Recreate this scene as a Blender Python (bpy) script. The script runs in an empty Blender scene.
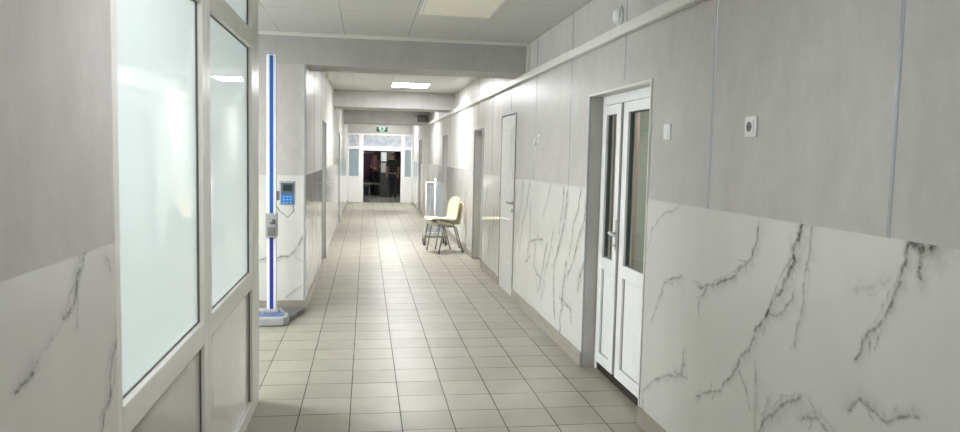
import bpy, bmesh, math, random
import numpy as np
from mathutils import Vector, Matrix

scene = bpy.context.scene
col = scene.collection
random.seed(7)

# ------------------------------------------------------------------ camera
CAM_H = 1.56
FOCAL_PX, YAW, PITCH, ROLL = 740.28, 0.153707, 0.080630, 0.0222286
fw = Vector((math.sin(YAW)*math.cos(PITCH), math.cos(YAW)*math.cos(PITCH), -math.sin(PITCH)))
rt0 = Vector((math.cos(YAW), -math.sin(YAW), 0)); up0 = rt0.cross(fw)
rt = math.cos(ROLL)*rt0 + math.sin(ROLL)*up0
up = -math.sin(ROLL)*rt0 + math.cos(ROLL)*up0
cam_data = bpy.data.cameras.new('camera')
cam = bpy.data.objects.new('camera', cam_data); col.objects.link(cam)
cam_data.sensor_fit = 'HORIZONTAL'; cam_data.sensor_width = 36.0
cam_data.lens = FOCAL_PX/960*36
cam_data.clip_start = 0.05; cam_data.clip_end = 100
cam.matrix_world = Matrix(((rt.x, up.x, -fw.x, 0), (rt.y, up.y, -fw.y, 0), (rt.z, up.z, -fw.z, CAM_H), (0, 0, 0, 1)))
scene.camera = cam

# ------------------------------------------------------------------ world, exposure, lamp strengths
world = bpy.data.worlds.new('world'); scene.world = world
world.use_nodes = True
world.node_tree.nodes['Background'].inputs[0].default_value = (0.8, 0.85, 0.9, 1)
world.node_tree.nodes['Background'].inputs[1].default_value = 0.05
scene.view_settings.view_transform = 'Standard'
scene.view_settings.look = 'None'
scene.view_settings.gamma = 1.0
scene.view_settings.use_curve_mapping = False
scene.view_settings.exposure = 1.0
ADDED_WINDOW_LIGHT = 9.5  # glow of the window added in the side hall
LAMP_FAR, LAMP_MID, LAMP_NEAR, LAMP_SIDE, LAMP_LOBBY = 41.0, 10.5, 12.5, 37.0, 26.0

# ------------------------------------------------------------------ colour and node helpers
def lin(c):
    return tuple(((v/255)/12.92 if v/255 <= 0.04045 else ((v/255+0.055)/1.055)**2.4) for v in c) + (1.0,)

class NT:
    def __init__(s, name):
        s.m = bpy.data.materials.new(name); s.m.use_nodes = True
        s.t = s.m.node_tree; s.t.nodes.clear()
        s.out = s.n('ShaderNodeOutputMaterial')
    def n(s, typ, **kw):
        nd = s.t.nodes.new(typ)
        for k, v in kw.items(): setattr(nd, k, v)
        return nd
    def l(s, a, b): s.t.links.new(a, b)
    def math(s, op, a, b=None, c=None):
        nd = s.n('ShaderNodeMath', operation=op)
        for i, v in enumerate((a, b, c)):
            if v is None: continue
            if isinstance(v, (int, float)): nd.inputs[i].default_value = v
            else: s.l(v, nd.inputs[i])
        return nd.outputs[0]
    def mix(s, fac, a, b):
        nd = s.n('ShaderNodeMix', data_type='RGBA')
        for sock, v in ((nd.inputs[0], fac), (nd.inputs[6], a), (nd.inputs[7], b)):
            if isinstance(v, (int, float)): sock.default_value = v
            elif isinstance(v, tuple): sock.default_value = v
            else: s.l(v, sock)
        return nd.outputs[2]
    def pos(s):
        return s.n('ShaderNodeNewGeometry').outputs['Position']
    def scaled(s, vec, sc):
        nd = s.n('ShaderNodeVectorMath', operation='MULTIPLY'); s.l(vec, nd.inputs[0]); nd.inputs[1].default_value = sc
        return nd.outputs[0]
    def noise(s, vec, scale, detail=4, rough=0.55):
        nd = s.n('ShaderNodeTexNoise'); nd.inputs['Scale'].default_value = scale
        nd.inputs['Detail'].default_value = detail; nd.inputs['Roughness'].default_value = rough
        if vec is not None: s.l(vec, nd.inputs['Vector'])
        return nd.outputs[0]
    def ramp(s, fac, a, b, lo=0.0, hi=1.0):
        nd = s.n('ShaderNodeMapRange'); s.l(fac, nd.inputs[0])
        nd.inputs[1].default_value = a; nd.inputs[2].default_value = b
        nd.inputs[3].default_value = lo; nd.inputs[4].default_value = hi
        return nd.outputs[0]
    def princ(s, color, rough=0.5, metal=0.0, ior=1.5, bump=None, bstr=0.1, bdist=0.002):
        p = s.n('ShaderNodeBsdfPrincipled')
        for nm, v in (('Base Color', color), ('Roughness', rough), ('Metallic', metal), ('IOR', ior)):
            if isinstance(v, (int, float, tuple)): p.inputs[nm].default_value = v
            else: s.l(v, p.inputs[nm])
        if bump is not None:
            b = s.n('ShaderNodeBump'); b.inputs['Strength'].default_value = bstr; b.inputs['Distance'].default_value = bdist
            s.l(bump, b.inputs['Height']); s.l(b.outputs[0], p.inputs['Normal'])
        s.l(p.outputs[0], s.out.inputs[0])
        return p

def plain(name, rgb, rough=0.5, metal=0.0, var=0.06, scale=9.0):
    k = NT(name); c = lin(rgb)
    nz = k.noise(k.n('ShaderNodeTexCoord').outputs['Object'], scale)
    lo = tuple(v*(1-var) for v in c[:3]) + (1,); hi = tuple(min(1, v*(1+var)) for v in c[:3]) + (1,)
    k.princ(k.mix(nz, lo, hi), rough, metal)
    return k.m

def emit(name, rgb, strength):
    k = NT(name); e = k.n('ShaderNodeEmission')
    e.inputs[0].default_value = lin(rgb); e.inputs[1].default_value = strength
    k.l(e.outputs[0], k.out.inputs[0]); return k.m

# --- floor: 30 cm ceramic tiles
def mat_floor():
    k = NT('floor_tiles'); P = k.pos()
    sep = k.n('ShaderNodeSeparateXYZ'); k.l(P, sep.inputs[0])
    wob = k.math('MULTIPLY', k.math('SUBTRACT', k.noise(P, 2.3, 2), 0.5), 0.006)
    u = k.math('DIVIDE', k.math('ADD', k.math('ADD', sep.outputs[0], 0.681+30), wob), 0.3)
    w1 = k.n('ShaderNodeTexWhiteNoise'); w1.noise_dimensions = '1D'; k.l(k.math('FLOOR', u), w1.inputs['W'])
    shift = k.math('MULTIPLY', k.math('SUBTRACT', w1.outputs[0], 0.5), 0.014)
    v = k.math('DIVIDE', k.math('ADD', k.math('ADD', k.math('ADD', sep.outputs[1], -4.40+30), wob), shift), 0.3)
    def edge(t):
        f = k.math('FRACT', t)
        return k.math('MULTIPLY', k.math('MINIMUM', f, k.math('SUBTRACT', 1.0, f)), 0.3)
    eu, ev = edge(u), edge(v)
    wn = k.n('ShaderNodeTexWhiteNoise'); wn.noise_dimensions = '2D'
    cmb = k.n('ShaderNodeCombineXYZ'); k.l(k.math('FLOOR', u), cmb.inputs[0]); k.l(k.math('FLOOR', v), cmb.inputs[1])
    k.l(cmb.outputs[0], wn.inputs['Vector'])
    base = k.mix(wn.outputs[0], lin((154, 149, 131)), lin((166, 161, 144)))
    cloud = k.noise(P, 5.5, 5, 0.6)
    base = k.mix(k.ramp(cloud, 0.4, 0.8, 0.0, 0.3), base, lin((146, 140, 123)))
    worn = k.noise(k.scaled(P, (1.0, 0.35, 1.0)), 0.9, 3)
    base = k.mix(k.ramp(worn, 0.45, 0.75, 0.0, 0.25), base, lin((174, 169, 154)))
    gw = k.ramp(k.noise(P, 3.1, 2), 0.35, 0.6, 0.35, 1.0)
    gu = k.math('MULTIPLY', k.ramp(eu, 0.0021, 0.0037, 1.0, 0.0), k.ramp(gw, 0.25, 1.0, 0.75, 1.0))
    gv = k.math('MULTIPLY', k.ramp(ev, 0.0028, 0.0046, 1.0, 0.0), gw)
    g = k.math('MAXIMUM', gu, gv)
    c = k.mix(g, base, lin((46, 43, 35)))
    rg = k.math('ADD', k.ramp(cloud, 0.3, 0.7, 0.36, 0.44), k.math('MULTIPLY', g, 0.4))
    tilt = k.ramp(k.math('MINIMUM', eu, ev), 0.0, 0.012, 0.0, 1.0)
    hgt = k.math('ADD', tilt, k.math('MULTIPLY', k.noise(P, 14, 3), 0.5))
    k.princ(c, rg, 0, 1.5, hgt, 0.25, 0.0015)
    return k.m

# --- concrete-look grey wall panel
def mat_grey(name, a, b, rough=0.36):
    k = NT(name); P = k.pos()
    n1 = k.noise(k.scaled(P, (2.2, 2.2, 0.9)), 2.0, 6, 0.65)
    n2 = k.noise(k.scaled(P, (4, 4, 2.6)), 3.0, 7, 0.72)
    n3 = k.noise(k.scaled(P, (40, 40, 6)), 2.0, 3, 0.6)
    f = k.math('ADD', k.math('ADD', k.math('MULTIPLY', n1, 0.45), k.math('MULTIPLY', n2, 0.45)), k.math('MULTIPLY', n3, 0.10))
    k.princ(k.mix(k.ramp(f, 0.33, 0.67), lin(a), lin(b)), rough)
    return k.m

# --- glossy marble slab, vein strength stored per vertex as 'vein' (pattern of the stone)
def mat_marble():
    k = NT('marble_slab')
    at = k.n('ShaderNodeAttribute'); at.attribute_name = 'vein'
    P = k.pos()
    cl = k.noise(P, 1.7, 5, 0.6)
    base = k.mix(k.ramp(cl, 0.35, 0.7, 0.0, 0.7), lin((220, 219, 213)), lin((207, 206, 200)))
    brk = k.ramp(k.noise(k.scaled(P, (1.0, 1.0, 1.0)), 22.0, 5, 0.75), 0.38, 0.60, 0.3, 1.15)
    c = k.mix(k.math('MULTIPLY', at.outputs['Fac'], brk), base, lin((84, 80, 78)))
    k.princ(c, 0.075, 0, 1.34)
    return k.m

def mat_frost(name, rgb, trans, refl_rough=0.02, pattern=None):
    k = NT(name)
    c = lin(rgb)
    if pattern:
        nz = k.noise(k.pos(), pattern[0], 4, 0.65)
        c = k.mix(k.ramp(nz, 0.42, 0.62), c, lin(pattern[1]))
    d = k.n('ShaderNodeBsdfDiffuse'); t = k.n('ShaderNodeBsdfTranslucent'); g = k.n('ShaderNodeBsdfGlossy')
    g.inputs['Roughness'].default_value = refl_rough
    for nd in (d, t):
        if isinstance(c, tuple): nd.inputs[0].default_value = c
        else: k.l(c, nd.inputs[0])
    m1 = k.n('ShaderNodeMixShader'); m1.inputs[0].default_value = trans
    k.l(d.outputs[0], m1.inputs[1]); k.l(t.outputs[0], m1.inputs[2])
    fr = k.n('ShaderNodeFresnel'); fr.inputs[0].default_value = 1.55
    front = k.math('MULTIPLY', fr.outputs[0], k.math('SUBTRACT', 1.0, k.n('ShaderNodeNewGeometry').outputs['Backfacing']))
    m2 = k.n('ShaderNodeMixShader'); k.l(front, m2.inputs[0])
    k.l(m1.outputs[0], m2.inputs[1]); k.l(g.outputs[0], m2.inputs[2])
    k.l(m2.outputs[0], k.out.inputs[0]); return k.m

def mat_glass(name, rgb=(235, 240, 238)):
    k = NT(name); tr = k.n('ShaderNodeBsdfTransparent'); tr.inputs[0].default_value = lin(rgb)
    g = k.n('ShaderNodeBsdfGlossy'); g.inputs['Roughness'].default_value = 0.02
    fr = k.n('ShaderNodeFresnel'); fr.inputs[0].default_value = 1.5
    front = k.math('MULTIPLY', fr.outputs[0], k.math('SUBTRACT', 1.0, k.n('ShaderNodeNewGeometry').outputs['Backfacing']))
    m = k.n('ShaderNodeMixShader'); k.l(front, m.inputs[0])
    k.l(tr.outputs[0], m.inputs[1]); k.l(g.outputs[0], m.inputs[2])
    k.l(m.outputs[0], k.out.inputs[0]); return k.m

def mat_cloth(name, rgb):
    k = NT(name); d = k.n('ShaderNodeBsdfDiffuse'); t = k.n('ShaderNodeBsdfTranslucent')
    nz = k.noise(k.scaled(k.pos(), (30, 30, 2)), 3.0, 3)
    c = k.mix(nz, lin(rgb), lin(tuple(v*0.86 for v in rgb)))
    k.l(c, d.inputs[0]); k.l(c, t.inputs[0])
    m = k.n('ShaderNodeMixShader'); m.inputs[0].default_value = 0.5
    k.l(d.outputs[0], m.inputs[1]); k.l(t.outputs[0], m.inputs[2]); k.l(m.outputs[0], k.out.inputs[0]); return k.m

def mat_ceiling():
    k = NT('ceiling_panels'); P = k.pos()
    sep = k.n('ShaderNodeSeparateXYZ'); k.l(P, sep.inputs[0])
    def edge(sock, off, mod):
        f = k.math('FRACT', k.math('DIVIDE', k.math('ADD', sock, off), mod))
        return k.math('MULTIPLY', k.math('MINIMUM', f, k.math('SUBTRACT', 1.0, f)), mod)
    e = k.math('MINIMUM', edge(sep.outputs[0], 0.82+0.604*20, 0.604), edge(sep.outputs[1], -6.14+0.6*100, 0.6))
    strip = k.math('MULTIPLY', k.math('GREATER_THAN', sep.outputs[1], 6.2), k.math('LESS_THAN', sep.outputs[1], 7.4))
    ex = edge(sep.outputs[0], 0.82+0.604*20, 0.604)
    e2 = k.n('ShaderNodeMix'); k.l(strip, e2.inputs[0]); k.l(e, e2.inputs[2]); k.l(ex, e2.inputs[3])
    g = k.ramp(e2.outputs[0], 0.0015, 0.004, 1.0, 0.0)
    g = k.math('MULTIPLY', g, k.ramp(k.noise(P, 2.0, 2), 0.4, 0.6, 0.35, 1.0))
    k.princ(k.mix(g, lin((197, 197, 194)), lin((80, 78, 75))), 0.32)
    return k.m

M = dict(
    floor=mat_floor(),
    grey=mat_grey('grey_wall_panel', (178, 175, 171), (200, 197, 193)),
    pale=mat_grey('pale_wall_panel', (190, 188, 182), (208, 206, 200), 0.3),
    beam=mat_grey('beam_cladding', (170, 168, 166), (187, 185, 183), 0.5),
    marble=mat_marble(),
    ceiling=mat_ceiling(),
    skirting=mat_grey('skirting_tile', (146, 140, 128), (170, 163, 149), 0.3),
    alu=plain('aluminium_profile', (172, 178, 181), 0.22, 0.1),
    trimwhite=plain('white_plastic_trim', (222, 221, 214), 0.32),
    pvc=plain('white_pvc', (243, 243, 241), 0.22),
    pvcgrey=plain('warm_white_pvc_frame', (228, 226, 219), 0.3),
    pvcpanel=plain('grey_white_pvc_sheet', (200, 196, 186), 0.1),
    gasket=plain('dark_rubber', (96, 95, 93), 0.6),
    dark=plain('dark_threshold', (34, 28, 26), 0.5),
    frost=mat_frost('frosted_glass', (240, 246, 245), 0.6),
    greyglass=mat_frost('dull_blue_glass', (176, 190, 196), 0.3, 0.06),
    skyglass=mat_frost('mottled_transom_glass', (212, 220, 232), 0.4, 0.12, (9.0, (242, 244, 246))),
    glass=mat_glass('clear_glass'),
    white=plain('white_paint', (226, 226, 222), 0.4),
    doorwhite=plain('white_door_lacquer', (232, 232, 230), 0.3),
    handle=plain('satin_silver', (208, 209, 208), 0.3, 0.1),
    chrome=plain('chrome', (214, 214, 214), 0.2, 0.5),
    steel=plain('grey_steel_tube', (150, 150, 149), 0.25, 0.4),
    cream=plain('cream_plastic', (226, 216, 182), 0.35),
    curtain=mat_cloth('brown_curtain', (196, 164, 148)),
    greengrey=plain('grey_green_wall', (164, 172, 156), 0.8),
    plastic=plain('white_socket_plastic', (234, 234, 231), 0.3),
    socketgrey=plain('socket_well_grey', (120, 120, 118), 0.4),
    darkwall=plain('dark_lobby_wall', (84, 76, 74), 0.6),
    lobbyfloor=plain('lobby_floor_tiles', (150, 148, 142), 0.2),
    darkdoor=plain('dark_door_paint', (72, 72, 68), 0.45),
    blue=plain('blue_stripe', (22, 98, 190), 0.35),
    navy=plain('deep_blue_stripe', (34, 54, 160), 0.35),
    silver=plain('silver_plastic', (172, 173, 174), 0.35, 0.1),
    bluemat=plain('blue_footplate', (70, 102, 150), 0.22),
    greymat=plain('grey_platform', (112, 110, 107), 0.45),
    lcd=plain('dark_lcd', (52, 60, 52), 0.2),
    slate=plain('slate_blue_plastic', (82, 100, 122), 0.4),
    keyblue=plain('blue_keypad', (44, 122, 206), 0.4),
    keylight=plain('light_blue_keys', (150, 200, 240), 0.4),
    black=plain('black_plastic', (30, 30, 31), 0.4),
    skin=plain('skin', (196, 146, 120), 0.55),
    hair=plain('dark_hair', (40, 32, 28), 0.7),
    greenshirt=plain('dark_green_cotton', (58, 64, 48), 0.85),
    darkcloth=plain('dark_trousers', (34, 36, 44), 0.85),
    pinkshirt=plain('pink_cotton', (160, 112, 118), 0.85),
    shoe=plain('pale_shoe', (210, 208, 204), 0.5),
    purple=plain('purple_poster', (128, 86, 110), 0.5),
    paper=plain('white_paper', (214, 220, 216), 0.7),
    greenpaper=plain('pale_green_paper', (168, 186, 170), 0.7),
    bench=plain('beige_bench', (160, 152, 130), 0.5),
    film=plain('blue_white_film', (240, 245, 255), 0.3),
    exitpale=emit('exit_sign_pale_face', (196, 226, 206), 0.6),
    exitdark=plain('exit_sign_dark_green', (16, 58, 38), 0.4),
    offlamp=plain('cream_lamp_diffuser', (244, 240, 222), 0.35),
)

# ------------------------------------------------------------------ mesh helpers
class MB:
    def __init__(s): s.bm = bmesh.new()
    def _mark(s, faces, mi):
        for f in faces: f.material_index = mi
    def box(s, x0, x1, y0, y1, z0, z1, mi=0, bev=0.0, seg=2):
        t = bmesh.new()
        bmesh.ops.create_cube(t, size=1)
        for v in t.verts:
            v.co = Vector(((x0+x1)/2+v.co.x*(x1-x0), (y0+y1)/2+v.co.y*(y1-y0), (z0+z1)/2+v.co.z*(z1-z0)))
        if bev: bmesh.ops.bevel(t, geom=list(t.edges), offset=bev, segments=seg, affect='EDGES', profile=0.6)
        s._merge(t, mi); return s
    def _merge(s, t, mi, smooth=False):
        bmesh.ops.recalc_face_normals(t, faces=list(t.faces))
        vm = {v: s.bm.verts.new(v.co) for v in t.verts}
        for f in t.faces:
            nf = s.bm.faces.new([vm[v] for v in f.verts]); nf.material_index = mi; nf.smooth = smooth
        t.free()
    def tube(s, pts, r, n=10, mi=0, caps=True):
        pts = [Vector(p) for p in pts]; t = bmesh.new(); rings = []
        rr = r if isinstance(r, (list, tuple)) else [r]*len(pts)
        ref = None
        for i, p in enumerate(pts):
            d = ((pts[min(i+1, len(pts)-1)]-p).normalized() + (p-pts[max(i-1, 0)]).normalized())
            d = d.normalized() if d.length > 1e-6 else Vector((0, 0, 1))
            if ref is None: ref = Vector((0, 0, 1)) if abs(d.z) < 0.9 else Vector((1, 0, 0))
            a = d.cross(ref).normalized(); b = d.cross(a).normalized(); ref = (-b if b.dot(ref) < 0 else b)
            a = d.cross(ref).normalized(); b = a.cross(d).normalized()
            rings.append([t.verts.new(p+rr[i]*(math.cos(2*math.pi*k/n)*a+math.sin(2*math.pi*k/n)*b)) for k in range(n)])
        for A, B in zip(rings, rings[1:]):
            for k in range(n): t.faces.new((A[k], A[(k+1) % n], B[(k+1) % n], B[k]))
        if caps: t.faces.new(rings[0][::-1]); t.faces.new(rings[-1])
        s._merge(t, mi, True); return s
    def lathe(s, prof, origin, axis='z', n=24, mi=0):
        t = bmesh.new(); o = Vector(origin); rings = []
        for r, h in prof:
            ring = []
            for k in range(n):
                a = 2*math.pi*k/n; c, q = r*math.cos(a), r*math.sin(a)
                v = {'z': (c, q, h), 'x': (h, c, q), 'y': (c, h, q)}[axis]
                ring.append(t.verts.new(o+Vector(v)))
            rings.append(ring)
        for A, B in zip(rings, rings[1:]):
            for k in range(n): t.faces.new((A[k], A[(k+1) % n], B[(k+1) % n], B[k]))
        t.faces.new(rings[0][::-1]); t.faces.new(rings[-1])
        s._merge(t, mi, True); return s
    def prism(s, poly, z0, z1, mi=0, bev=0.0):
        t = bmesh.new(); vs = [t.verts.new((x, y, z0)) for x, y in poly]
        f = t.faces.new(vs); r = bmesh.ops.extrude_face_region(t, geom=[f])
        for v in r['geom']:
            if isinstance(v, bmesh.types.BMVert): v.co.z = z1
        if bev:
            ed = [e for e in t.edges if all(abs(v.co.z-z1) < 1e-6 for v in e.verts)]
            bmesh.ops.bevel(t, geom=ed, offset=bev, segments=3, affect='EDGES', profile=0.6)
        s._merge(t, mi); return s
    def build(s, name, mats, parent=None, origin=None):
        if not isinstance(mats, (list, tuple)): mats = [mats]
        off = Vector(origin) if origin is not None else (parent_loc(parent) if parent else Vector((0, 0, 0)))
        for v in s.bm.verts: v.co -= off
        me = bpy.data.meshes.new(name); s.bm.to_mesh(me); s.bm.free()
        for m in mats: me.materials.append(m)
        o = bpy.data.objects.new(name, me); col.objects.link(o)
        if parent: o.parent = parent
        elif origin is not None: o.location = origin
        return o

def parent_loc(p):
    v = Vector((0, 0, 0))
    while p is not None: v += Vector(p.location); p = p.parent
    return v

def tag(o, label=None, cat=None, group=None, kind=None):
    if label: o['label'] = label
    if cat: o['category'] = cat
    if group: o['group'] = group
    if kind: o['kind'] = kind
    return o

def empty(name, loc, label, cat, group=None, kind=None):
    o = bpy.data.objects.new(name, None); col.objects.link(o); o.location = loc
    o.empty_display_size = 0.1
    return tag(o, label, cat, group, kind)

def struct(o, label, cat): return tag(o, label, cat, None, 'structure')

def copy_tree(o, parent=None):
    c = o.copy(); col.objects.link(c)
    if parent: c.parent = parent
    for ch in list(o.children): copy_tree(ch, c)
    return c

# ------------------------------------------------------------------ marble
def jitter(poly, rng, amp=0.010, depth=3):
    pts = [np.array(p, float) for p in poly]
    for d in range(depth):
        out = [pts[0]]
        for a, b in zip(pts, pts[1:]):
            m = (a+b)/2; L = np.linalg.norm(b-a); nrm = np.array([-(b-a)[1], (b-a)[0]])
            m = m + nrm/(L+1e-9)*np.clip(rng.normal(), -1.5, 1.5)*min(amp/(2.0**d), L*0.10)
            out += [m, b]
        pts = out
    return pts

def random_veins(rng, y0, y1, z0, z1, lean):
    vs = []
    y = y0 + rng.uniform(0.0, 0.25)
    while y < y1:
        zt = rng.uniform(z0+0.45*(z1-z0), z1+0.1); zb = zt-rng.uniform(0.3, 0.95)
        yy, zz = y, zt; poly = [(yy, zz)]
        while zz > zb:
            zz -= rng.uniform(0.06, 0.16); yy += lean*rng.uniform(-0.02, 0.11); poly.append((yy, zz))
            if rng.random() < 0.22:
                by, bz = yy, zz; br = [(by, bz)]
                for _ in range(rng.integers(2, 4)):
                    by += -lean*rng.uniform(-0.02, 0.10); bz -= rng.uniform(0.03, 0.12); br.append((by, bz))
                vs.append((br, rng.uniform(0.004, 0.006), 0.65))
        vs.append((poly, rng.uniform(0.006, 0.011), rng.uniform(0.7, 1.0)))
        y += rng.uniform(0.16, 0.42)
    return vs

def enrich(veins, rng):
    out = []
    for poly, w, st in veins:
        out.append((poly, w, st))
        P = [np.array(p, float) for p in poly]
        seg = [np.linalg.norm(b-a) for a, b in zip(P, P[1:])]; L = sum(seg)
        if w < 0.0055 or L < 0.15: continue
        def at(t):
            d = t*L
            for a, b, l_ in zip(P, P[1:], seg):
                if d <= l_: return a+(b-a)*(d/l_), (b-a)/l_
                d -= l_
            return P[-1], (P[-1]-P[-2])/seg[-1]
        for _ in range(int(2+L*5)):                     # side wisps leaving the vein at a shallow angle
            p, d = at(rng.uniform(0.05, 0.95)); ang = rng.uniform(0.35, 0.9)*rng.choice([-1, 1]); q = [p]
            if rng.random() < 0.3: d = -d
            for k in range(rng.integers(2, 5)):
                c_, s_ = math.cos(ang), math.sin(ang); dd = np.array([d[0]*c_-d[1]*s_, d[0]*s_+d[1]*c_])
                p = p+dd*rng.uniform(0.012, 0.035); q.append(p); ang *= rng.uniform(0.4, 1.1)
            out.append((q, w*rng.uniform(0.22, 0.4), st*rng.uniform(0.45, 0.8)))
        t0 = rng.uniform(0.0, 0.3); t1 = t0+rng.uniform(0.35, 0.6); off = rng.choice([-1, 1])*w*rng.uniform(1.6, 3.2); q = []
        for k in range(7):                              # a fainter companion line running alongside
            p, d = at(min(1, t0+(t1-t0)*k/6)); q.append(p+np.array([-d[1], d[0]])*off*math.sin(math.pi*(0.12+0.76*k/6)))
        out.append((q, w*0.35, st*0.6))
    return out

def marble(name, plane, const, a0, a1, z0, z1, veins, parent, seed=1, flip=False):
    """finely divided slab face; plane 'x' = wall along y at x=const, 'y' = wall along x at y=const"""
    rng = np.random.default_rng(seed)
    xs = [a0]
    while xs[-1] < a1-1e-6:
        d = abs(xs[-1]) if plane == 'x' else 7.4
        xs.append(min(a1, xs[-1]+max(0.006, 0.0011*d)))
    A = np.array(xs)
    dz = max(0.006, 0.0013*(abs(a0+a1)/2 if plane == 'x' else 7.0))
    Z = np.linspace(z0, z1, max(4, int((z1-z0)/dz)))
    AA, ZZ = np.meshgrid(A, Z, indexing='ij')
    val = np.zeros_like(AA)
    for poly, w, st in enrich(veins, rng):
        w *= 1.1
        pts = jitter(poly, rng)
        n = len(pts)-1
        for i, (p, q) in enumerate(zip(pts, pts[1:])):
            ww = w*(0.55+0.6*abs(math.sin(i*0.9+len(poly))))*(1.0-0.45*i/n)
            reach = ww*9+0.012
            sa = (A > min(p[0], q[0])-reach) & (A < max(p[0], q[0])+reach)
            sz = (Z > min(p[1], q[1])-reach) & (Z < max(p[1], q[1])+reach)
            if not sa.any() or not sz.any(): continue
            ix = np.ix_(sa, sz)
            da, dzv = AA[ix]-p[0], ZZ[ix]-p[1]
            ex, ey = q[0]-p[0], q[1]-p[1]
            t = np.clip((da*ex+dzv*ey)/(ex*ex+ey*ey+1e-12), 0, 1)
            r2 = (da-t*ex)**2+(dzv-t*ey)**2
            sidev = np.sign(da*ey-dzv*ex)
            f = st*(0.85*np.exp(-r2/((0.75*ww)**2)) + 0.34*np.exp(-r2/((np.where(sidev > 0, 4.2, 1.5)*ww)**2)))
            val[ix] = np.maximum(val[ix], f)
    na, nz = AA.shape
    if plane == 'x': V = np.stack([np.full(AA.size, const), AA.ravel(), ZZ.ravel()], 1)
    else: V = np.stack([AA.ravel(), np.full(AA.size, const), ZZ.ravel()], 1)
    off = np.array(parent_loc(parent)) if parent else 0
    V = V-off
    i, j = np.meshgrid(np.arange(na-1), np.arange(nz-1), indexing='ij')
    b = (i*nz+j).ravel()
    Fq = np.stack([b, b+nz, b+nz+1, b+1], 1)
    if flip: Fq = Fq[:, ::-1]
    me = bpy.data.meshes.new(name)
    me.vertices.add(len(V)); me.vertices.foreach_set('co', V.astype(np.float32).ravel())
    me.loops.add(Fq.size); me.loops.foreach_set('vertex_index', Fq.astype(np.int32).ravel())
    me.polygons.add(len(Fq)); me.polygons.foreach_set('loop_start', (np.arange(len(Fq))*4).astype(np.int32))
    me.update(calc_edges=True)
    at = me.attributes.new('vein', 'FLOAT', 'POINT'); at.data.foreach_set('value', np.clip(val, 0, 1).astype(np.float32).ravel())
    me.materials.append(M['marble'])
    o = bpy.data.objects.new(name, me); col.objects.link(o); o.parent = parent
    return o

# ------------------------------------------------------------------ the shell
XR, XL, XP = 1.61, -0.585, -0.65           # right wall, far left wall, near left wall / glazed partition
CZ, MT, SK = 2.70, 1.335, 0.11             # ceiling, marble top, skirting top
Y_BACK, Y_END, Y_LOBBY = -4.0, 24.0, 31.0

fl = MB().box(-4.6, 3.6, Y_BACK-0.1, Y_END, -0.1, 0.0).build('floor', M['floor'])
struct(fl, 'cream ceramic tiled corridor floor', 'floor')
ce = MB().box(-4.6, 3.6, Y_BACK-0.1, Y_END, CZ, CZ+0.1).build('ceiling', M['ceiling'])
struct(ce, 'pale panelled corridor ceiling', 'ceiling')

# right wall: solid pieces between openings (y0, y1, top of opening)
openings = [(4.08, 5.27, 2.01), (7.95, 8.78, 2.03), (10.2, 11.1, 1.94), (14.85, 15.75, 1.96)]
XR2, Y_STEP = 1.47, 19.5
wr = MB()
solid = []; y = Y_BACK
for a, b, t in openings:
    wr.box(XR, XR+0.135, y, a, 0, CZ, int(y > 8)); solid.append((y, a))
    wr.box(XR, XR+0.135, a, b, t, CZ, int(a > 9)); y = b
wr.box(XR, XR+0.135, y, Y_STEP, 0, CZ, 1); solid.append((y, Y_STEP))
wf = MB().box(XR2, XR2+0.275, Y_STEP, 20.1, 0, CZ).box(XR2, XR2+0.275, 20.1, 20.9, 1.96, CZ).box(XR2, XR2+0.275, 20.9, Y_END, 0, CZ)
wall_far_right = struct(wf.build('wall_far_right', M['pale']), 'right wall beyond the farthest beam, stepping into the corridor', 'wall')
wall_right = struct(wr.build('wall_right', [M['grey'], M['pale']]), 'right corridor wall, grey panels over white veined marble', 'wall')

near_right = [
 ([(3.626,1.335),(3.829,1.271),(3.996,1.166),(4.047,1.036)], .0045, .5),
 ([(2.84,1.299),(2.842,1.238),(2.898,1.14),(3.029,1.054),(3.254,0.978),(3.378,0.951)], .0075, .8),
 ([(3.281,0.968),(3.349,0.903),(3.351,0.81)], .006, .6),
 ([(2.534,1.34),(2.549,1.282),(2.586,1.226),(2.565,1.188),(2.612,1.119),(2.654,1.048),(2.732,0.967),(2.826,0.864)], .0125, .95),
 ([(2.471,1.346),(2.481,1.21),(2.496,1.128),(2.503,1.026),(2.533,0.866)], .008, .5),
 ([(2.57,1.064),(2.618,0.992),(2.672,0.959),(2.731,0.952)], .007, .6),
 ([(1.927,1.349),(1.926,1.328),(1.927,1.297),(1.927,1.233)], .018, .75),
 ([(1.97,1.341),(1.946,1.321),(1.923,1.299)], .02, .85),
 ([(1.886,1.347),(1.9,1.321),(1.921,1.299)], .018, .85),
 ([(1.981,1.338),(1.988,1.272),(2.008,1.203),(2.047,1.12),(2.101,1.04),(2.16,0.981),(2.194,0.913)], .008, .75),
 ([(2.203,1.146),(2.055,1.203)], .012, .25),
 ([(2.823,0.835),(2.924,0.727),(3.007,0.607),(3.099,0.517),(3.34,0.412)], .0065, .7),
 ([(2.94,0.652),(2.835,0.521)], .005, .55),
 ([(3.555,0.975),(3.789,0.893),(3.853,0.791),(3.956,0.647)], .006, .6),
 ([(3.502,0.597),(3.515,0.467),(3.771,0.375),(4.034,0.215),(4.022,0.107)], .0065, .65),
 ([(3.601,0.456),(3.45,0.465)], .006, .6),
 ([(2.481,0.696),(2.618,0.608),(2.69,0.549),(2.755,0.454),(2.80,0.30)], .0085, .7),
 ([(2.813,0.735),(2.784,0.443),(2.77,0.15)], .006, .45),
 ([(2.697,0.614),(2.723,0.466)], .006, .5),
 ([(2.205,0.741),(2.155,0.794),(2.076,0.777),(2.025,0.761),(1.895,0.825)], .008, .6),
 ([(2.472,0.607),(2.376,0.651),(2.296,0.628),(2.2,0.5)], .008, .6),
]
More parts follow.
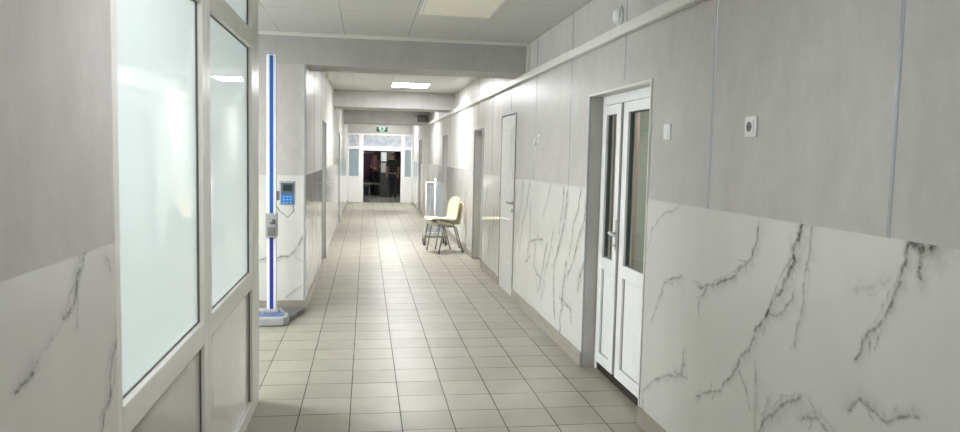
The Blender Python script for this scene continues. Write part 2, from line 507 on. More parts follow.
mid_right = [
 ([(5.80,1.30),(5.866,1.031),(6.001,0.832),(6.165,0.642),(6.164,0.473),(6.089,0.173)], .008, .8),
 ([(5.30,1.25),(5.308,1.093),(5.439,0.964),(5.535,0.802),(5.715,0.619)], .007, .75),
 ([(5.29,0.78),(5.4,0.628),(5.43,0.558)], .008, .7),
 ([(5.948,0.393),(5.603,0.371),(5.575,0.266)], .007, .6),
 ([(6.594,0.81),(7.172,0.716),(7.275,0.506),(7.092,0.588)], .007, .6),
 ([(6.834,0.463),(6.603,0.435)], .007, .5),
 ([(7.2,1.32),(7.3,1.1),(7.52,0.86),(7.6,0.6)], .007, .7),
 ([(6.35,1.33),(6.5,1.12),(6.62,1.02)], .006, .5),
 ([(7.75,1.0),(7.82,0.7),(7.9,0.45)], .007, .6),
]
rngv = np.random.default_rng(21)
for n, (a, b) in enumerate(solid):
    if n == 0: vs = near_right + random_veins(rngv, -2.0, 1.7, SK, MT, 1)
    elif n == 1: vs = [(p_, w_*1.5, min(1, s_*1.2)) for p_, w_, s_ in mid_right] + random_veins(rngv, 5.4, 7.9, SK, MT, 1)
    else: vs = random_veins(rngv, a, b, SK, MT, 1)
    marble('marble_slab', 'x', XR-0.002, max(a, 0.0), b, SK-0.01, MT, vs, wall_right, 30+n, flip=False)
marble('marble_slab', 'x', XR2-0.002, Y_STEP, 20.1, SK-0.01, MT, random_veins(rngv, Y_STEP, 20.1, SK, MT, 1), wall_far_right, 44)
marble('marble_slab', 'x', XR2-0.002, 20.9, Y_END, SK-0.01, MT, random_veins(rngv, 20.9, Y_END, SK, MT, 1), wall_far_right, 45)

def joint_strip(parent, x, y, z0, z1, side):
    b = MB(); n = 6; t = bmesh.new(); ring = []
    pts = [(0.0095*math.cos(math.pi*k/n), 0.003*math.sin(math.pi*k/n)) for k in range(n+1)]
    lo = [t.verts.new((x-side*q, y+p_, z0)) for p_, q in pts]; hi = [t.verts.new((x-side*q, y+p_, z1)) for p_, q in pts]
    for k in range(n): t.faces.new((lo[k], lo[k+1], hi[k+1], hi[k]))
    t.faces.new(lo); t.faces.new(hi[::-1]); t.faces.new((lo[0], hi[0], hi[n], lo[n]))
    b._merge(t, 0, False)
    return b.build('panel_joint', M['alu'], parent)
yy = 2.075-1.235*2
while yy < Y_STEP:
    inside = [o for o in openings if o[0]-0.02 < yy < o[1]+0.02]
    joint_strip(wall_right, XR, yy, inside[0][2]+0.05 if inside else MT, CZ, 1)
    yy += 1.235

br = MB()
for a, b in solid: br.box(XR-0.012, XR, a, b, 0, SK)
br.box(XR2-0.012, XR2, Y_STEP-0.012, 20.1, 0, SK); br.box(XR2-0.012, XR2, 20.9, Y_END, 0, SK)
struct(br.build('baseboard_right', M['skirting']), 'taupe tile skirting along the right wall', 'skirting')

# left: near wall, pillar and far wall
wall_left = struct(MB().box(XP-0.08, XP, Y_BACK, 2.05, 0, CZ).build('wall_left', M['grey']),
                   'near left wall, grey panel over marble beside the glazed partition', 'wall')
near_left = [
 ([(1.845,1.33),(1.786,1.266),(1.772,1.215),(1.736,1.191),(1.705,1.189)], .0075, .8),
 ([(1.793,1.254),(1.782,1.148)], .004, .45), ([(1.697,1.179),(1.623,1.146),(1.556,1.112)], .004, .35),
 ([(1.556,1.112),(1.524,1.103),(1.475,1.095)], .007, .75),
 ([(2.058,1.077),(2.018,1.018),(1.996,0.925),(1.923,0.853)], .0085, .8), ([(1.98,1.282),(2.013,1.247)], .007, .35),
 ([(1.92,0.85),(1.88,0.7),(1.8,0.4)], .007, .6)]
marble('marble_slab', 'x', XP+0.002, 0.6, 2.05, SK-0.01, 1.315, near_left, wall_left, 5, flip=True)
struct(MB().box(XP, XP+0.012, Y_BACK, 2.05, 0, SK).build('baseboard_left', M['skirting']), 'taupe skirting under the near left wall', 'skirting')

Y_PIL = 7.375
lopen = [(10.2, 11.09, 1.98), (16.0, 16.9, 1.98)]
wl = MB(); y = Y_PIL; lsolid = []
for a, b, t in lopen:
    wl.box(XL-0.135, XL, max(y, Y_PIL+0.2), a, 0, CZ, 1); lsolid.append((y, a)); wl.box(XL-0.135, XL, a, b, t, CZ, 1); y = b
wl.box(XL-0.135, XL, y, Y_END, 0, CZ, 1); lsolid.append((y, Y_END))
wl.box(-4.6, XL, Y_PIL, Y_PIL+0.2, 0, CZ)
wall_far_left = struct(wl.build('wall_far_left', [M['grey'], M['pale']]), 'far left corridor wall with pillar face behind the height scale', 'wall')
for n, (a, b) in enumerate(lsolid):
    marble('marble_slab', 'x', XL+0.002, a, b, SK-0.01, MT, random_veins(rngv, a, b, SK, MT, 1), wall_far_left, 60+n, flip=True)
marble('marble_slab', 'y', Y_PIL-0.002, -4.5, XL, SK-0.01, MT,
       [([(-1.05,0.5),(-0.846,0.528),(-0.727,0.548),(-0.668,0.63),(-0.616,0.733)], .009, .75), ([(-0.766,0.136),(-0.615,0.259)], .008, .5),
        ([(-0.70,0.56),(-0.65,0.52),(-0.60,0.5)], .006, .5)] + random_veins(rngv, -4.4, -1.2, SK, MT, 1), wall_far_left, 70)
yy = Y_PIL+1.235
while yy < Y_END:
    inside = [o for o in lopen if o[0]-0.02 < yy < o[1]+0.02]
    joint_strip(wall_far_left, XL, yy, inside[0][2]+0.05 if inside else MT, CZ, -1); yy += 1.235
bl = MB()
for a, b in lsolid: bl.box(XL, XL+0.012, a, b, 0, SK)
bl.box(-4.6, XL+0.012, Y_PIL-0.012, Y_PIL, 0, SK)
struct(bl.build('baseboard_far_left', M['skirting']), 'taupe skirting along the far left wall and pillar', 'skirting')
struct(MB().box(XL-0.012, XL+0.006, Y_PIL-0.018, Y_PIL+0.012, SK, 2.40, 0, 0.004).build('trim_1', M['alu']), 'metal corner profile on the pillar edge', 'trim')

# beams
for i, (y0, y1, z0, x1, lab) in enumerate([(Y_PIL-0.002, 7.95, 2.40, XR, 'nearest grey ceiling beam across the corridor'),
                                    (13.72, 14.6, 2.40, XR, 'second ceiling beam, behind the lit lamp panel'),
                                    (19.47, 20.3, 2.345, XR, 'farthest ceiling beam, carrying the black speaker box')]):
    x0 = -4.6 if i == 0 else XL
    o = MB().box(x0, x1, y0, y1, z0, CZ-0.001, 0, 0.0).build('ceiling_beam', M['beam']); struct(o, lab, 'beam')
struct(MB().box(-4.6, XR, Y_PIL-0.03, Y_PIL, 2.665, CZ, 0, 0.006).build('trim_2', M['trimwhite']), 'white cornice strip over the nearest beam', 'trim')
struct(MB().box(XR-0.035, XR, Y_PIL-0.03, Y_PIL, 2.41, 2.665, 0, 0.005).build('trim_3', M['trimwhite']), 'white upright corner strip at the right end of the nearest beam', 'trim')

# shell beyond the glazed partition and behind the camera
sh = MB().box(-4.7, -4.6, -1.2, Y_PIL+0.2, 0, CZ).box(-4.6, XP-0.08, -1.2, -1.1, 0, CZ)
wn = struct(empty('added_window_1', (-4.57, 6.1, 1.0), None, None), 'unseen glowing window added in the side hall to light the right wall', 'window')  # out of view, added as a sideways light source for upright surfaces
wf_ = MB()
for a, c, z0, z1 in ((4.95, 5.02, 0.95, 2.35), (7.18, 7.25, 0.95, 2.35), (6.06, 6.14, 1.02, 2.28), (5.02, 7.18, 0.95, 1.02), (5.02, 7.18, 2.28, 2.35)):
    wf_.box(-4.6, -4.54, a, c, z0, z1, 0, 0.005)
wf_.build('added_window_frame', M['pvc'], wn)
for a, c in ((5.02, 6.06), (6.14, 7.18)):
    MB().box(-4.59, -4.575, a, c, 1.02, 2.28).build('added_light_pane', emit('added_pane_glow', (244, 250, 255), ADDED_WINDOW_LIGHT), wn)
struct(sh.build('wall_side_hall', M['white']), 'white wall of the side hall behind the frosted glass', 'wall')
struct(MB().box(XP-0.08, XR+0.135, Y_BACK-0.1, Y_BACK, 0, CZ).build('wall_back', M['grey']), 'grey end wall behind the viewer', 'wall')

# header over the entrance partition
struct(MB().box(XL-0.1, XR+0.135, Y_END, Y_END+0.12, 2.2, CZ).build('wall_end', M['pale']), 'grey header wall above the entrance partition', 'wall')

# lobby shell
lb = MB().box(-2.6, -2.5, Y_END, Y_LOBBY, 0, CZ).box(3.4, 3.5, Y_END, Y_LOBBY, 0, CZ).box(-2.6, 3.5, Y_LOBBY, Y_LOBBY+0.1, 0, CZ)
lb.box(-2.6, XL-0.1, Y_END, Y_END+0.1, 0, CZ).box(XR+0.0, 3.5, Y_END, Y_END+0.1, 0, CZ)
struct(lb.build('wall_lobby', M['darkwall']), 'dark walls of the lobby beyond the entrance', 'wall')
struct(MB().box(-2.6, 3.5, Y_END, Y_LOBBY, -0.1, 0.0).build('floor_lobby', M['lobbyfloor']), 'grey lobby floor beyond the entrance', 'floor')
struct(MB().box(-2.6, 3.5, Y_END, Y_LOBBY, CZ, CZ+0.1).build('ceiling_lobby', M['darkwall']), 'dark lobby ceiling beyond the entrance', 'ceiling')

# ------------------------------------------------------------------ doors
# door_1: white double glazed door deep in its reveal
XD = 1.73
d1 = struct(empty('door_1', (XD, 4.675, 0), None, None), 'white glazed double door on the right wall, nearest the viewer', 'door')
f = MB()
f.box(XD-0.02, XD+0.05, 4.08, 4.13, 0, 2.01, 0, 0.004).box(XD-0.02, XD+0.05, 5.225, 5.27, 0, 2.01, 0, 0.004).box(XD-0.02, XD+0.05, 4.13, 5.225, 1.945, 2.01, 0, 0.004)
f.build('door_frame', M['pvc'], d1)
MB().box(XD-0.01, XD+0.05, 4.13, 5.225, 0, 0.06).build('threshold', M['dark'], d1)
def leaf(y0, y1, g0, g1):
    b = MB(); x0, x1 = XD-0.03, XD+0.03
    for (a, c, z0, z1) in ((y0, g0, 0.065, 1.94), (g1, y1, 0.065, 1.94), (g0, g1, 1.872, 1.94), (g0, g1, 0.765, 0.85), (g0, g1, 0.065, 0.14)):
        b.box(x0, x1, a, c, z0, z1, 0, 0.0035)
    o = b.build('door_leaf', M['pvc'], d1)
    MB().box(XD-0.012, XD+0.012, g0-0.005, g1+0.005, 0.135, 0.77).box(XD-0.018, XD-0.008, g0+0.03, g1-0.03, 0.17, 0.735, 0, 0.004).build('infill_panel', M['pvc'], o)
    MB().box(XD-0.003, XD+0.003, g0-0.004, g1+0.004, 0.846, 1.876).build('glass_pane', M['glass'], o)
    gs = MB()
    for (a, c, z0, z1) in ((g0, g0+0.006, 0.85, 1.872), (g1-0.006, g1, 0.85, 1.872), (g0, g1, 0.85, 0.856), (g0, g1, 1.866, 1.872)):
        gs.box(XD-0.014, XD+0.014, a, c, z0, z1)
    gs.build('gasket', M['gasket'], o)
    gs = MB()
    for (a, c, z0, z1) in ((g0, g0+0.005, 0.14, 0.765), (g1-0.005, g1, 0.14, 0.765), (g0, g1, 0.14, 0.145), (g0, g1, 0.76, 0.765)):
        gs.box(XD-0.0155, XD-0.0115, a, c, z0, z1)
    tag(gs.build('panel_seal', M['socketgrey'], o), 'thin grey seal line')
    return o
lf_a = leaf(4.845, 5.22, 4.93, 5.145); lf_b = leaf(4.135, 4.79, 4.21, 4.70)
MB().box(XD-0.018, XD+0.02, 4.79, 4.845, 0.065, 1.94).build('meeting_seal', M['gasket'], d1)
h = MB().box(XD-0.038, XD-0.030, 4.850, 4.868, 0.935, 1.145, 0, 0.003)
h.tube([(XD-0.036, 4.859, 1.055), (XD-0.075, 4.859, 1.055), (XD-0.082, 4.852, 1.055), (XD-0.084, 4.80, 1.05), (XD-0.082, 4.745, 1.05)], 0.0095)
h.lathe([(0.009, -0.046), (0.009, -0.04)], (XD, 4.859, 0.97), 'x', 12)
tag(h.build('door_handle', M['handle'], lf_a), 'chrome lever handle')
MB().box(XD-0.033, XD-0.003, 4.225, 4.275, 1.60, 1.67, 0, 0.004).build('window_latch', M['plastic'], lf_b)
cs = MB()
cs.box(XR-0.008, XR+0.02, 4.068, 4.083, 0, 2.022).box(XR-0.008, XR+0.02, 4.083, 5.268, 2.008, 2.022)
cs.build('casing', M['trimwhite'], d1)
MB().box(XR-0.004, XR+0.01, 5.266, 5.275, 0, 2.01).build('edge_profile', M['alu'], d1)

# room behind door_1
rm = MB().box(3.3, 3.4, 3.2, 7.4, 0, CZ).box(XR+0.135, 3.4, 3.1, 3.2, 0, CZ).box(XR+0.135, 3.4, 7.4, 7.5, 0, CZ)
struct(rm.build('wall_side_room', M['greengrey']), 'grey green walls of the room behind the glazed double door', 'wall')
cb = bmesh.new(); cu = MB(); t = bmesh.new(); cols_ = []
for k in range(121):
    yv = 5.72+1.4*k/120; xv = 2.15+0.03*math.sin(k*0.75)
    cols_.append((t.verts.new((xv, yv, 0.02)), t.verts.new((xv*0.98+0.04, yv, 2.3))))
for A, B in zip(cols_, cols_[1:]): t.faces.new((A[0], B[0], B[1], A[1]))
bmesh.ops.solidify(t, geom=list(t.faces), thickness=0.002)
cu._merge(t, 0, True)
cb.free()
tag(cu.build('curtain', M['curtain'], None, (2.15, 6.4, 0)), 'brown curtain seen through the glazed double door', 'curtain')

# door_2: flush white door
d2 = struct(empty('door_2', (XR, 8.365, 0), None, None), 'plain white panelled door flush with the right wall', 'door')
lf = MB().box(XR-0.006, XR+0.034, 7.965, 8.765, 0.006, 2.02, 0, 0.002)
for (a, c, z0, z1) in ((8.06, 8.67, 0.13, 0.42), (8.06, 8.67, 0.52, 0.92), (8.06, 8.67, 1.12, 1.90)):
    lf.box(XR-0.012, XR, a, c, z0, z1, 0, 0.005, 3)
    lf.box(XR-0.016, XR, a+0.07, c-0.07, z0+0.07, z1-0.07, 0, 0.008, 3)
dl = lf.build('door_leaf', M['doorwhite'], d2)
fr = MB().box(XR-0.009, XR+0.1, 7.938, 7.957, 0, 2.04).box(XR-0.009, XR+0.1, 8.773, 8.79, 0, 2.04).box(XR-0.009, XR+0.1, 7.957, 8.773, 2.026, 2.04)
tag(fr.build('door_frame', M['steel'], d2), 'thin dark metal door edge')
h = MB().lathe([(0.024, 0), (0.024, 0.008), (0.01, 0.012), (0.01, 0.045)], (XR-0.006, 8.02, 1.05), 'x', 16)
for v in h.bm.verts: v.co.x = 2*(XR-0.006)-v.co.x
h.tube([(XR-0.048, 8.02, 1.05), (XR-0.052, 8.04, 1.05), (XR-0.052, 8.145, 1.05)], 0.009)
tag(h.build('door_handle', M['steel'], dl), 'grey lever handle')
h = MB().lathe([(0.022, -0.008), (0.018, -0.014)], (XR, 8.02, 0.97), 'x', 16); h.build('keyhole', M['steel'], dl)

# recessed doors farther along
def recess_door(nm, xw, side, y0, y1, top, label):
    xi = xw+side*0.125
    d = struct(empty(nm, (xi, (y0+y1)/2, 0), None, None), label, 'door')
    lo, hi = sorted((xi-side*0.015, xi+side*0.035))
    MB().box(lo, hi, y0, y0+0.05, 0, top, 0, 0.003).box(lo, hi, y1-0.05, y1, 0, top, 0, 0.003).box(lo, hi, y0+0.05, y1-0.05, top-0.05, top, 0, 0.003).build('door_frame', M['pvc'], d)
    lo, hi = sorted((xi-side*0.006, xi+side*0.03))
    b = MB().box(lo, hi, y0+0.055, y1-0.055, 0.006, top-0.055, 0, 0.003)
    lo2, hi2 = sorted((xi-side*0.014, xi))
    for z0, z1 in ((0.2, 0.9), (1.05, top-0.2)): b.box(lo2, hi2, y0+0.16, y1-0.16, z0, z1, 0, 0.006)
    l_ = b.build('door_leaf', M['doorwhite'], d)
    xh = xi-side*0.05
    MB().tube([(xi, y0+0.1, 1.05), (xh, y0+0.1, 1.05), (xh, y0+0.21, 1.05)], 0.009).build('door_handle', M['steel'], l_)
    lo, hi = sorted((xw-side*0.006, xw+side*0.015))
    MB().box(lo, hi, y0-0.012, y0+0.002, 0, top+0.012).box(lo, hi, y1-0.002, y1+0.012, 0, top+0.012).box(lo, hi, y0, y1, top-0.002, top+0.012).build('casing', M['alu'], d)
recess_door('door_3', XR, 1, 10.2, 11.1, 1.94, 'white door recessed in grey reveal beside the cream chairs')
recess_door('door_4', XR, 1, 14.85, 15.75, 1.96, 'recessed white door on the right wall behind the wheeled screen')
recess_door('door_5', XR2, 1, 20.1, 20.9, 1.96, 'farthest recessed door on the right, next to the entrance partition')
recess_door('door_6', XL, -1, 10.2, 11.09, 1.98, 'nearer recessed door on the far left wall')
recess_door('door_7', XL, -1, 16.0, 16.9, 1.98, 'farther recessed door on the far left wall')

# ------------------------------------------------------------------ near glazed partition
gp = empty('glazed_partition', (XP-0.03, 3.4, 0), 'white framed frosted glass partition on the left, with solid lower panels', 'partition')
fx0, fx1 = XP-0.06, XP
PT = CZ
f = MB()
for a, c in ((2.05, 2.10), (3.13, 3.205), (3.205, 3.285), (4.42, 4.555), (4.56, 4.70)):
    f.box(fx0, fx1, a, c, 0, PT, 0, 0.006)
for a, c in ((2.10, 3.13), (3.285, 4.42)):
    f.box(fx0, fx1, a, c, 0, 0.085, 0, 0.005).box(fx0, fx1, a, c, 0.76, 0.855, 0, 0.005).box(fx0, fx1, a, c, 2.145, 2.25, 0, 0.005).box(fx0, fx1, a, c, PT-0.06, PT, 0, 0.005)
f.build('frame', M['pvcgrey'], gp)
for a, c in ((2.10, 3.13), (3.285, 4.42)):
    MB().box(XP-0.034, XP-0.026, a-0.004, c+0.004, 0.85, 2.15).build('glass_pane', M['frost'], gp)
    MB().box(XP-0.034, XP-0.026, a-0.004, c+0.004, 2.246, PT-0.055).build('transom_pane', M['frost'], gp)
    MB().box(XP-0.036, XP-0.02, a-0.004, c+0.004, 0.08, 0.765).build('lower_panel', M['pvcpanel'], gp)
    g = MB()
    for z0, z1 in ((0.855, 2.145), (2.25, PT-0.06)):
        g.box(XP-0.026, XP-0.02, a, a+0.003, z0, z1).box(XP-0.026, XP-0.018, c-0.005, c, z0, z1).box(XP-0.026, XP-0.02, a, c, z0, z0+0.004).box(XP-0.026, XP-0.02, a, c, z1-0.004, z1)
    g.box(XP-0.02, XP-0.014, c-0.006, c, 0.085, 0.76)
    g.build('gasket', M['gasket'], gp)

# ------------------------------------------------------------------ entrance partition at the end
ep = empty('entrance_partition', (0.45, Y_END+0.03, 0), 'white framed partition with open doorway at the corridor end', 'partition')
f = MB(); a0, a1 = Y_END, Y_END+0.07
for x0, x1 in ((XL, -0.54), (-0.24, -0.09), (1.10, 1.225), (1.425, XR2)):
    f.box(x0, x1, a0, a1, 0, 2.2, 0, 0.006)
for x0, x1 in ((-0.54, -0.24), (1.225, 1.425)):
    f.box(x0, x1, a0, a1, 0, 0.06, 0, 0.004).box(x0, x1, a0, a1, 0.79, 0.84, 0, 0.004)
f.box(-0.54, -0.24, a0, a1, 1.70, 1.80, 0, 0.004).box(1.225, 1.425, a0, a1, 1.70, 1.80, 0, 0.004)
f.box(-0.09, 1.10, a0, a1, 1.66, 1.80, 0, 0.004)
for x0, x1 in ((-0.54, -0.24), (-0.09, 1.10), (1.225, 1.425)):
    f.box(x0, x1, a0, a1, 2.14, 2.2, 0, 0.004)
f.build('frame', M['pvc'], ep)
for x0, x1 in ((-0.54, -0.24), (1.225, 1.425)):
    MB().box(x0, x1, a0+0.03, a0+0.036, 0.84, 1.70).build('glass_pane', M['greyglass'], ep)
    MB().box(x0, x1, a0+0.03, a0+0.036, 1.80, 2.14).build('transom_pane', M['skyglass'], ep)
    q = MB().box(x0, x1, a0+0.025, a0+0.04, 0.06, 0.79)
    k = x0+0.03
    while k < x1-0.03: q.box(k, k+0.045, a0+0.018, a0+0.026, 0.08, 0.77, 0, 0.003); k += 0.055
    q.build('ribbed_panel', M['pvc'], ep)
MB().box(-0.09, 1.10, a0+0.03, a0+0.036, 1.80, 2.14).build('transom_pane', M['skyglass'], ep)

# ------------------------------------------------------------------ ceiling lights
def ceiling_light(x, y, w, l, strength, label, rgb=(252, 253, 255), lit=True, z=CZ):
    t = empty('ceiling_light', (x, y, z), label, 'ceiling light', 'square lamp panels in the ceiling')
    b = MB(); e = 0.02
    b.box(x-w/2, x-w/2+e, y-l/2, y+l/2, z-0.012, z, 0, 0.003).box(x+w/2-e, x+w/2, y-l/2, y+l/2, z-0.012, z, 0, 0.003)
    b.box(x-w/2+e, x+w/2-e, y-l/2, y-l/2+e, z-0.012, z, 0, 0.003).box(x-w/2+e, x+w/2-e, y+l/2-e, y+l/2, z-0.012, z, 0, 0.003)
    b.build('lamp_frame', M['trimwhite'], t)
    MB().box(x-w/2+e, x+w/2-e, y-l/2+e, y+l/2-e, z-0.008, z-0.001).build('diffuser', emit('lamp_glow', rgb, strength) if lit else M['offlamp'], t)
    return t
ceiling_light(0.705, 12.32, 0.62, 0.74, LAMP_FAR, 'lit white ceiling panel between the first and second beams')
ceiling_light(0.705, 9.3, 0.60, 0.60, LAMP_MID, 'lit ceiling panel hidden just beyond the nearest beam')
ceiling_light(0.705, 17.3, 0.60, 0.60, LAMP_FAR, 'lit ceiling panel between the second and farthest beams')
ceiling_light(0.705, 22.3, 0.60, 0.60, LAMP_FAR*0.95, 'lit ceiling panel in front of the entrance partition')
ceiling_light(0.705, 5.53, 0.575, 1.2, 0, 'unlit cream ceiling panel before the nearest beam', lit=False)
ceiling_light(0.09, 2.2, 0.60, 0.60, LAMP_NEAR, 'lit ceiling panel above the viewer')
ceiling_light(0.09, -1.4, 0.60, 0.60, LAMP_NEAR, 'lit ceiling panel behind the viewer')
ceiling_light(-2.3, 5.6, 0.60, 0.60, LAMP_SIDE, 'lit ceiling panel in the side hall by the height scale', (248, 252, 255))
ceiling_light(-2.5, 2.6, 0.60, 0.60, LAMP_SIDE*1.2, 'lit ceiling panel behind the frosted glass', (247, 252, 255))
ceiling_light(0.7, 26.0, 0.60, 0.60, LAMP_LOBBY, 'dim ceiling panel in the dark lobby')
ceiling_light(2.6, 5.4, 0.6, 0.6, 30.0, 'unseen ceiling panel added to brighten the room behind the double door')  # unseen lamp, added to brighten what shows through the door glass

# ------------------------------------------------------------------ wall fittings
tr = MB()
tr.box(XR-0.052, XR-0.005, -1.0, Y_STEP-0.1, 2.334, 2.397, 0, 0.006)
tag(tr.build('cable_trunking', M['trimwhite'], None, (XR, 9.0, 2.36)), 'long white cable trunking running along the upper right wall', 'trunking')

t = empty('alarm_sounder', (XR, 4.665, 2.478), 'white oval alarm dome on the right wall above the trunking', 'alarm')
MB().lathe([(0.062, 0), (0.062, -0.012), (0.055, -0.016)], (XR, 4.665, 2.478), 'x', 28).build('base_ring', M['plastic'], t)
MB().lathe([(0.054, -0.014), (0.052, -0.026), (0.04, -0.040), (0.02, -0.047), (0.006, -0.048)], (XR, 4.665, 2.478), 'x', 28).build('dome', M['plastic'], t)

t = empty('light_switch', (XR, 3.822, 1.713), 'white single light switch beside the glazed double door', 'switch')
MB().box(XR-0.010, XR, 3.822-0.042, 3.822+0.042, 1.671, 1.755, 0, 0.004).build('switch_plate', M['plastic'], t)
t2 = MB().box(XR-0.016, XR-0.006, 3.822-0.027, 3.822+0.027, 1.685, 1.741, 0, 0.003)
for v in t2.bm.verts:
    if v.co.x < XR-0.012 and v.co.z > 1.72: v.co.x += 0.004
t2.build('rocker', M['plastic'], t)

t = empty('power_socket', (XR, 2.937, 1.709), 'white power socket on the right wall between two panel joints', 'socket')
MB().box(XR-0.010, XR, 2.937-0.045, 2.937+0.045, 1.666, 1.752, 0, 0.004).build('socket_plate', M['plastic'], t)
MB().box(XR-0.015, XR-0.008, 2.937-0.031, 2.937+0.031, 1.679, 1.739, 0, 0.003).build('insert', M['plastic'], t)
w = MB().lathe([(0.0215, -0.0152), (0.0205, -0.0165), (0.0195, -0.0156), (0.001, -0.0154)], (XR, 2.937, 1.709), 'x', 28)
tag(w.build('socket_well', M['socketgrey'], t), 'dark round socket well')
MB().lathe([(0.003, -0.0156), (0.003, -0.0172)], (XR, 2.927, 1.709), 'x', 10).lathe([(0.003, -0.0156), (0.003, -0.0172)], (XR, 2.947, 1.709), 'x', 10).build('pin_holes', M['black'], t)

hk = MB().box(XR-0.006, XR, 6.835, 6.885, 1.69, 1.775, 0, 0.003)
hk.tube([(XR-0.004, 6.86, 1.745), (XR-0.03, 6.86, 1.735), (XR-0.042, 6.86, 1.71), (XR-0.036, 6.86, 1.685), (XR-0.022, 6.86, 1.68)], 0.007)
tag(hk.build('wall_hook', M['plastic'], None, (XR, 6.86, 1.69)), 'small white wall hook between the white door and the double door', 'hook')

# exit sign
t = empty('exit_sign', (0.49, Y_END-0.03, 2.245), 'small green running man exit sign above the entrance doorway', 'exit sign')
sx0, sx1, sz0, sz1, sy = 0.30, 0.68, 2.25, 2.43, Y_END-0.03
MB().box(sx0, sx1, sy-0.02, Y_END, sz0, sz1, 0, 0.004).build('housing', M['plastic'], t)
MB().box(sx0+0.01, sx1-0.01, sy-0.024, sy-0.019, sz0+0.01, sz1-0.01).build('face', M['exitpale'], t)
g = MB(); y0, y1 = sy-0.028, sy-0.023
def flat(poly):
    t_ = bmesh.new(); vs = [t_.verts.new((x, y0, z)) for x, z in poly]; f_ = t_.faces.new(vs)
    r = bmesh.ops.extrude_face_region(t_, geom=[f_])
    for v in r['geom']:
        if isinstance(v, bmesh.types.BMVert): v.co.y = y1
    g._merge(t_, 0)
flat([(sx0+.012, sz0+.012), (sx0+.125, sz0+.012), (sx0+.125, sz0+.06), (sx0+.085, sz0+.095), (sx0+.085, sz0+.168), (sx0+.012, sz0+.168)])
flat([(sx1-.012, sz0+.012), (sx1-.125, sz0+.012), (sx1-.125, sz0+.06), (sx1-.085, sz0+.095), (sx1-.085, sz0+.168), (sx1-.012, sz0+.168)])
for poly in ([(.165, .075), (.175, .055), (.215, .095), (.205, .13), (.18, .125)], [(.165, .13), (.2, .115), (.205, .125), (.17, .142)], [(.2, .11), (.235, .095), (.238, .104), (.205, .125)],
             [(.18, .06), (.15, .03), (.157, .024), (.19, .055)], [(.185, .062), (.215, .045), (.2, .018), (.209, .015), (.226, .048), (.2, .07)]):
    flat([(sx0+a, sz0+b) for a, b in poly])
g.lathe([(0.013, 0), (0.013, 0.005)], (sx0+.2, y0, sz0+.148), 'y', 12)
tag(g.build('pictogram', M['exitdark'], t), 'dark green running figure and door blocks')

# black box on the farthest beam
t = empty('speaker_box', (1.43, 19.47, 2.47), 'black speaker box fixed to the farthest ceiling beam', 'speaker')
b0 = MB().box(1.31, 1.55, 19.34, 19.46, 2.415, 2.565, 0, 0.01); b0.build('cabinet', M['black'], t)
MB().box(1.325, 1.535, 19.332, 19.342, 2.43, 2.55, 0, 0.004).build('grille', M['gasket'], t)
MB().box(1.22, 1.58, 19.45, 19.47, 2.576, 2.586).box(1.37, 1.49, 19.42, 19.47, 2.56, 2.575).build('bracket', M['black'], t)
MB().tube([(1.53, 19.44, 2.43), (1.56, 19.44, 2.41), (1.575, 19.42, 2.405)], 0.004).build('cable', M['socketgrey'], t)

# ------------------------------------------------------------------ height measuring scale
SX, SY = -0.85, 6.97
st = empty('height_scale', (SX, SY, 0), 'white and blue standing height and weight scale against the left pillar', 'scale')
MB().prism([(-1.16, 6.715), (-0.72, 6.715), (-0.685, 6.75), (-0.685, 6.90), (-0.74, 6.99), (-0.78, 7.16), (-1.16, 7.16)], 0.012, 0.084, 0, 0.02).build('base_plate', M['silver'], st)
MB().prism([(-1.14, 6.755), (-0.745, 6.755), (-0.722, 6.785), (-0.722, 6.885), (-0.765, 6.95), (-1.14, 6.95)], 0.08, 0.091, 0, 0.004).build('foot_plate', M['bluemat'], st)
q = MB().prism([(-1.16, 6.72), (-0.73, 6.72), (-0.70, 6.75), (-0.70, 6.9), (-1.16, 6.9)], 0.0, 0.014); q.build('rubber_feet', M['gasket'], st)
MB().prism([(-1.1, 7.1), (-0.76, 6.97), (-0.695, 6.90), (-0.655, 6.99), (-0.635, 7.12), (-0.585, 7.26), (-0.585, 7.355), (-1.1, 7.355)], 0.0, 0.045, 0, 0.008).build('rear_platform', M['greymat'], st)
MB().box(SX-0.043, SX+0.043, SY-0.03, SY+0.03, 0.05, 2.43, 0, 0.006).build('column', M['pvc'], st)
MB().box(SX-0.016, SX+0.016, SY-0.0325, SY-0.029, 1.0, 2.42).build('stripe', M['blue'], st)
tag(MB().box(SX-0.016, SX+0.016, SY-0.0325, SY-0.029, 0.11, 0.80).build('stripe', M['navy'], st), 'deep blue lower stripe')
MB().box(SX-0.016, SX+0.016, SY-0.02, SY+0.02, 2.425, 2.436, 0, 0.003).build('top_cap', M['navy'], st)
MB().box(SX-0.075, SX+0.065, SY-0.08, SY+0.05, 0.078, 0.115, 0, 0.008).build('column_foot', M['silver'], st)
sl = MB().box(SX-0.052, SX+0.052, SY-0.06, SY+0.04, 0.78, 1.0, 0, 0.008).build('slider', M['silver'], st)
MB().box(SX-0.03, SX+0.034, SY-0.068, SY-0.058, 0.80, 0.875, 0, 0.003).build('slider_window', M['socketgrey'], sl)
MB().lathe([(0.02, -0.085), (0.024, -0.08), (0.024, -0.058)], (SX+0.012, SY, 0.925), 'y', 16).build('lock_knob', M['socketgrey'], sl)
db = empty('display', (SX+0.145, SY-0.03, 1.185), None, None); db.parent = st; db.location = Vector((0.145, -0.03, 1.185))
bpy.data.objects.remove(db)
dp = MB().box(SX+0.075, SX+0.212, SY-0.065, SY-0.01, 1.075, 1.295, 0, 0.008).build('display_unit', M['silver'], st)
MB().box(SX+0.089, SX+0.198, SY-0.070, SY-0.063, 1.175, 1.280, 0, 0.002).build('front_panel', M['slate'], dp)
